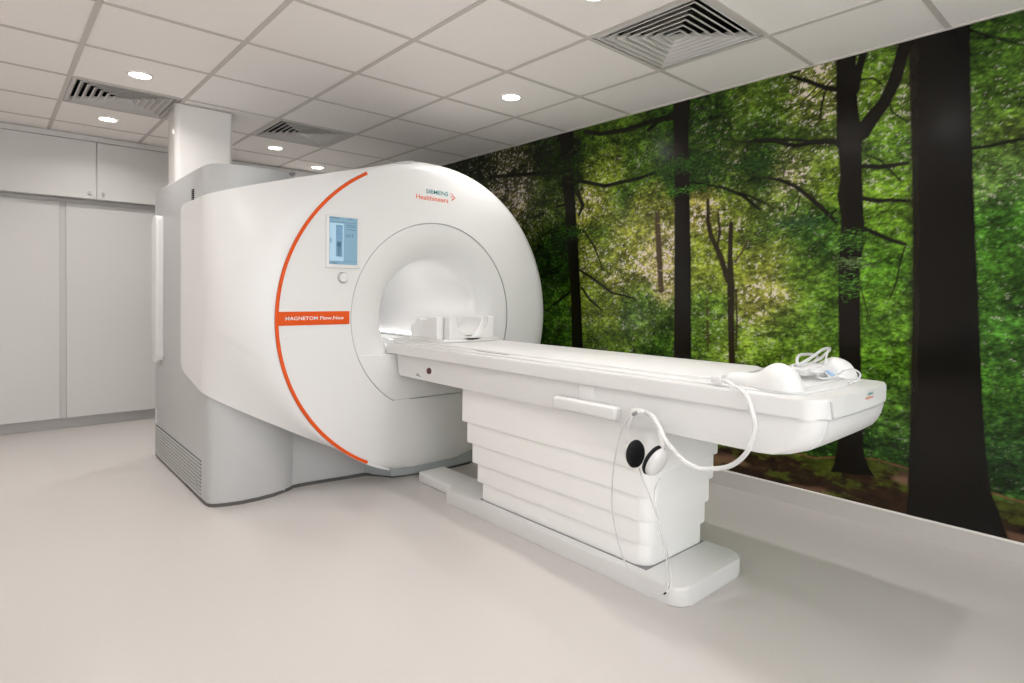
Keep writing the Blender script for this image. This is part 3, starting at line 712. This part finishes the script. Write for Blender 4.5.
# ================================================================== HEAD COIL
H = thing('head_coil', 'white open head coil cradle lying on the table before the bore', 'head coil', (-2.87, 2.10, .852))
def ucut(y0, y1, z0, z1, yc, r, zc_):
    pts = [(y0, z0), (y1, z0), (y1, z1), (yc+r, z1)]
    for k in range(17):
        a = -PI*k/16; pts.append((yc+r*math.cos(a), zc_+r*math.sin(a)*.93))
    pts += [(yc-r, z1), (y0, z1)]
    return pts
prism('base_plate', [(1.90, .853), (2.30, .853), (2.30, .872), (1.90, .872)], -3.06, -2.7055, TABLEW, H, .004, 'x')
prism('cradle', ucut(1.945, 2.265, .872, .998, 2.105, .118, .985), -2.76, -2.705, TABLEW, H, .004, 'x')
prism('bowl', ucut(1.955, 2.255, .885, .99, 2.105, .112, .985), -2.95, -2.76, TABLEW, H, .004, 'x')
prism('side_block', [(-3.05, .872), (-2.775, .872), (-2.775, .995), (-2.84, .995), (-2.86, .975), (-2.95, .97), (-2.955, .985), (-2.99, .985), (-3.0, .95), (-3.05, .945)], 1.905, 1.955, TABLEW, H, .004, 'y')
prism('side_block', [(-3.05, .872), (-2.775, .872), (-2.775, .995), (-2.84, .995), (-2.86, .975), (-2.95, .97), (-2.955, .985), (-2.99, .985), (-3.0, .95), (-3.05, .945)], 2.255, 2.305, TABLEW, H, .004, 'y')
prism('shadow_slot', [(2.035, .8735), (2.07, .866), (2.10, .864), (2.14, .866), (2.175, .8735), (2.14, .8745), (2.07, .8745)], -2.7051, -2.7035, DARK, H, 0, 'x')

# ================================================================== CUSHION, TUBES, HEADPHONES
LR = thing('leg_rest', 'white moulded leg rest with two raised lobes at the foot of the table', 'leg rest', (-.86, 2.09, .8435))
def lobe(sd, hs):
    bm = bmesh.new(); N, K = 40, 18; rows = []
    us = [0, .04, .2, .4, .5, .6, .7, .85, .96, 1]
    ws = [.004, .022, .028, .034, .042, .050, .055, .052, .036, .004]
    hh = [.004, .028, .033, .034, .044, .062, .070, .060, .040, .004]
    tt = np.linspace(0, 1, N+1); sm = lambda a: np.convolve(np.pad(np.interp(tt, us, a), 3, mode='edge'), [1/16, 2/16, 3/16, 4/16, 3/16, 2/16, 1/16], 'valid')
    W_, H_ = sm(ws), sm(hh)
    for i in range(N+1):
        u = i/N; x = -1.005+.255*u
        w_ = W_[i]; h_ = H_[i]*hs; yc = 2.09+sd*(.238-.012*u)
        rows.append([bm.verts.new((x, yc+w_*math.cos(a), .8435+h_*math.sin(a)**.9)) for a in [PI*k/K for k in range(K+1)]])
    for a, b in zip(rows, rows[1:]):
        for k in range(K): bm.faces.new((a[k], a[k+1], b[k+1], b[k]))
        bm.faces.new((a[0], b[0], b[-1], a[-1]))
    bm.faces.new(rows[0]); bm.faces.new(rows[-1][::-1])
    return link('lobe', bm_mesh(bm), CUSH, LR, 60)
lobe(-1, 1.2); lobe(1, 1.05)
prism('pad', rrect(-.96, -.775, 1.88, 2.30, .03, 5), .8435, .850, CUSH, LR, .003)

TB = thing('air_hose', 'clear plastic hose looping from the foot of the table down to the hook', 'hose', (-1.0, 1.76, .56))
def pw(x, y, Y): q = pix_wall(x, y, Y); return (q.x, q.y, q.z)
hose = [(-1.0, 1.806, .856), (-.965, 1.795, .857), (-.925, 1.770, .848), pw(745, 393, 1.752), pw(752, 410, 1.75), pw(755, 430, 1.75), pw(747, 452, 1.75), pw(730, 466, 1.75), pw(705, 469, 1.745), pw(693, 466, 1.738), pw(680, 457.5, 1.730),
        pw(665.5, 440, 1.722), pw(659, 426, 1.720), pw(651, 415, 1.724), pw(645, 412, 1.728)]
tube('hose', hose, .0078, TUBE, TB, 8, 12)
box('hose_clip', -1.02, -.985, 1.792, 1.816, .8435, .868, TABLEW, TB, .004, 2)

CT = thing('coiled_hose', 'loose coils of clear hose with a pale blue connector on the leg rest', 'hose', (-.84, 2.1, .86))
def pz(x, y, X): 
    d = F2*FPX + R3*(x-CX) - U3*(y-CY); q = Vector((0, 0, CAM_H)) + d*(X/d.x); return (q.x, q.y, q.z)
tube('hose', [pz(792, 366, -.86), pz(806, 365, -.86), pz(818, 360, -.86), pz(829, 350.5, -.86), pz(828.5, 348.2, -.85), pz(822, 350, -.85), pz(812, 357, -.84), pz(800, 364, -.84), pz(797, 361, -.85), pz(800, 355, -.87), pz(812, 354.5, -.88), pz(818, 357, -.88), pz(813, 362, -.87), pz(804, 365, -.86), pz(800, 367, -.85)], .0055, TUBE, CT, 8, 10)
tube('hose', [pz(828.5, 349, -.85), pz(826, 358, -.83), pz(824, 368, -.81), pz(826, 374, -.79), pz(831, 377, -.77)], .004, TUBE, CT, 8, 8)
bmc = prism('connector', rrect(-.022, .022, -.014, .014, .005, 3), -.009, .009, BLUE, None, .003)
bmc.location = pz(828.5, 373.5, -.82); bmc.rotation_euler = (.2, .5, 1.0); attach(bmc, CT)
tube('hose', [pz(838, 374, -.78), pz(846, 370, -.74), pz(854, 369.5, -.735), pz(860, 374, -.725), pz(858, 380, -.72), pz(849, 383, -.725)], .0035, TUBE, CT, 8, 8)
tube('hose', [pz(801, 367, -.85), pz(812, 372, -.83), pz(820, 378, -.79), pz(834, 377, -.78), pz(838, 374, -.78)], .004, TUBE, CT, 8, 8)
# crumpled clear bag beneath the coils
def bag():
    random.seed(3); bm = bmesh.new(); bmesh.ops.create_icosphere(bm, subdivisions=4, radius=1)
    from mathutils import noise
    for v in bm.verts:
        n = noise.noise(v.co*2.4)*.35+noise.noise(v.co*6)*.12
        q = v.co*(1+n); v.co = Vector((-.85+q.x*.055, 2.13+q.y*.10, .882+q.z*.020))
    return link('tubing_bag', bm_mesh(bm), mat('clear_film', (.9, .9, .91), .3, alpha=.55), None, 60)
tag(bag(), 'crumpled clear plastic tubing bag beneath the coiled hose', 'bag')

HP = thing('headphones', 'white headphones with black foam pads hanging from the table hook', 'headphones', (-1.29, 1.76, .70))
band = [pw(627.5, 448, 1.745), pw(627, 436, 1.745), pw(630, 422, 1.745), pw(636, 413.5, 1.745), pw(643, 411.5, 1.745), pw(652, 416, 1.742), pw(659, 428, 1.738), pw(662, 442, 1.735), pw(661, 452, 1.733)]
tube('headband', band, .0095, TABLEW, HP, 8, 10, flat=.55)
for (a, b) in (((633, 414.5), (637, 412.6)), ((646, 413), (650, 415.2))):
    tube('band_joint', [pw(*a, 1.738), pw(*b, 1.738)], .0068, MARK, HP, 1, 10)
c1 = Vector(pw(633.5, 453, 1.742)); c2 = Vector(pw(656, 462, 1.728))
def earcup(c, ax, scale, padside, tilt):
    ax = Vector(ax).normalized(); up = Vector((tilt, 0, 1)); up = (up-ax*up.dot(ax)).normalized(); si = up.cross(ax)
    def disc(name, prof, m):
        bm = bmesh.new(); rings = []; n = 28
        for h, r in prof:
            rings.append([bm.verts.new(c+ax*h+(up*math.cos(2*PI*k/n)*1.28+si*math.sin(2*PI*k/n))*r*scale) for k in range(n)])
        for A, B in zip(rings, rings[1:]):
            for k in range(n): bm.faces.new((A[k], A[(k+1) % n], B[(k+1) % n], B[k]))
        bm.faces.new(rings[0][::-1]); bm.faces.new(rings[-1])
        return link(name, bm_mesh(bm), m, HP, 45)
    disc('ear_cup', [(-.018, .022), (-.014, .034), (-.004, .040), (.004, .040)], TABLEW)
    disc('ear_pad', [(.003, .041), (.010, .044), (.018, .041), (.023, .033), (.020, .022), (.016, .012)], FOAM)
earcup(c1, (.95, -.22, -.05), .92, 1, -.30)
earcup(c2, (-.90, .10, .42), 1.08, -1, .5)

HC = thing('headphone_cable', 'thin clear cable hanging in a long loop below the headphones', 'cable', (-1.28, 1.78, .09))
yc_ = 1.775
tube('cable', [pw(639, 468, 1.745), pw(643, 480, 1.755), pw(652, 502, yc_), pw(660, 525, yc_), pw(665, 550, yc_), pw(668, 575, yc_), pw(667, 590, yc_), pw(655, 594, yc_), pw(638, 582, yc_), pw(624, 560, yc_), pw(616, 532, yc_), pw(612, 505, yc_), pw(613, 475, 1.77), pw(617, 448, 1.765), pw(624, 425, 1.765), pw(634, 414, 1.77)], .0024, CABLE, HC, 8, 8)
tube('cable', [pw(660, 478, 1.745), pw(655, 490, 1.76), pw(656, 510, yc_-.006), pw(663, 535, yc_-.006), pw(669, 562, yc_-.006), pw(671, 580, yc_-.006), pw(667, 591, yc_-.004)], .0017, TUBE, HC, 8, 8)
tube('plug', [pw(667.5, 582, yc_-.003), pw(667, 592, yc_-.003)], .0055, TABLEW, HC, 1, 10)
tube('plug_tip', [pw(667, 592, yc_-.003), pw(664, 594, yc_-.003)], .003, DARK, HC, 1, 8)

# ================================================================== CEILING: DIFFUSERS AND DOWNLIGHTS
def diffuser(i, j, label):
    cx, cy = tile_c(i, j)
    t = thing('air_diffuser', label, 'air vent', (cx, cy, CEIL), 'square ceiling air diffusers')
    hx, hy = TX/2-.013, TY/2-.013
    def ring(name, a, b, za, zb, m, th=.0, par=None):
        bm = bmesh.new()
        A = [bm.verts.new((cx+sx*a, cy+sy*a, za)) for sx, sy in ((-1, -1), (1, -1), (1, 1), (-1, 1))]
        B = [bm.verts.new((cx+sx*b, cy+sy*b, zb)) for sx, sy in ((-1, -1), (1, -1), (1, 1), (-1, 1))]
        for k in range(4): bm.faces.new((A[k], A[(k+1) % 4], B[(k+1) % 4], B[k]))
        if th:
            A2 = [bm.verts.new(v.co+Vector((0, 0, th))) for v in A]; B2 = [bm.verts.new(v.co+Vector((0, 0, th))) for v in B]
            for k in range(4):
                bm.faces.new((A2[k], B2[k], B2[(k+1) % 4], A2[(k+1) % 4]))
                bm.faces.new((B[k], B[(k+1) % 4], B2[(k+1) % 4], B2[k])); bm.faces.new((A[k], A2[k], A2[(k+1) % 4], A[(k+1) % 4]))
        return link(name, bm_mesh(bm), m, par or t)
    ring('frame', .262, .284, CEIL+.003, CEIL+.0045, DIFF, .004)
    ring('frame', .250, .264, CEIL+.028, CEIL-.002, DIFF, .003)
    for k in range(6):
        b = .244-.038*k
        bl = ring('louvre_blade', b-.030, b-.007, CEIL+.026, CEIL, DIFF, .0025)
        ring('blade_lip', b-.0075, b, CEIL-.0012, CEIL-.0012, DIFF, .002, bl)
    box('centre_plate', cx-.022, cx+.022, cy-.022, cy+.022, CEIL-.001, CEIL+.003, DIFF, t)
    bm = bmesh.new(); add_box(bm, cx-.285, cx+.285, cy-.285, cy+.285, CEIL+.10, CEIL+.104)
    link('backing', bm_mesh(bm), DARK, t)
    for (x0, x1, y0, y1) in ((-.285, -.28, -.285, .285), (.28, .285, -.285, .285), (-.28, .28, -.285, -.28), (-.28, .28, .28, .285)):
        box('plenum_wall', cx+x0, cx+x1, cy+y0, cy+y1, CEIL+.006, CEIL+.10, DARK, t)
diffuser(-3, 0, 'square louvred air diffuser left of the white duct')
diffuser(-3, 2, 'square louvred air diffuser right of the white duct, above the scanner top')
diffuser(2, 3, 'largest square louvred air diffuser, close to the forest mural')

LL = ['round recessed downlight beside the left diffuser, nearer the viewer', 'round recessed downlight just above the wall cabinet doors', 'round recessed downlight behind the diffuser right of the duct',
      'farthest small round downlight peeping over the scanner top', 'round recessed downlight above the scanner bore, near the mural', 'round downlight cut by the top edge beside the largest diffuser',
      'downlight out of view above the foot end of the patient table', 'added fill downlight out of view above the floor in front of the table', 'added fill downlight out of view above the floor left of the scanner front',
      'added fill downlight out of view beside the left wall, nearer the viewer', 'added fill downlight out of view beside the left wall, nearer the cupboards']
for k, (i, j) in enumerate(LAMPS):
    x, y = tile_c(i, j)
    if k == 3: x = -5.70
    lab = LL[k]
    t = thing('downlight', lab, 'ceiling light', (x, y, CEIL), 'recessed downlights')
    lathe('trim_ring', [(.003, .066), (-.001, .066), (-.003, .063), (-.003, .056), (.002, .0535)], (x, y, CEIL), (0, 0, 1), TABLEW, t, 40)
    lathe('lens', [(.003, .054), (.0005, .054), (-.0005, .05), (-.0005, 0)], (x, y, CEIL), (0, 0, 1), LENS, t, 40)
    ld = bpy.data.lights.new('lamp', 'AREA'); ld.shape = 'DISK'; ld.size = .10; ld.energy = LAMP_W; ld.color = LAMP_COL; ld.spread = math.radians(150)
    lo = bpy.data.objects.new('lamp_glow', ld); COL.objects.link(lo); lo.location = (x, y, CEIL-.006); attach(lo, t)
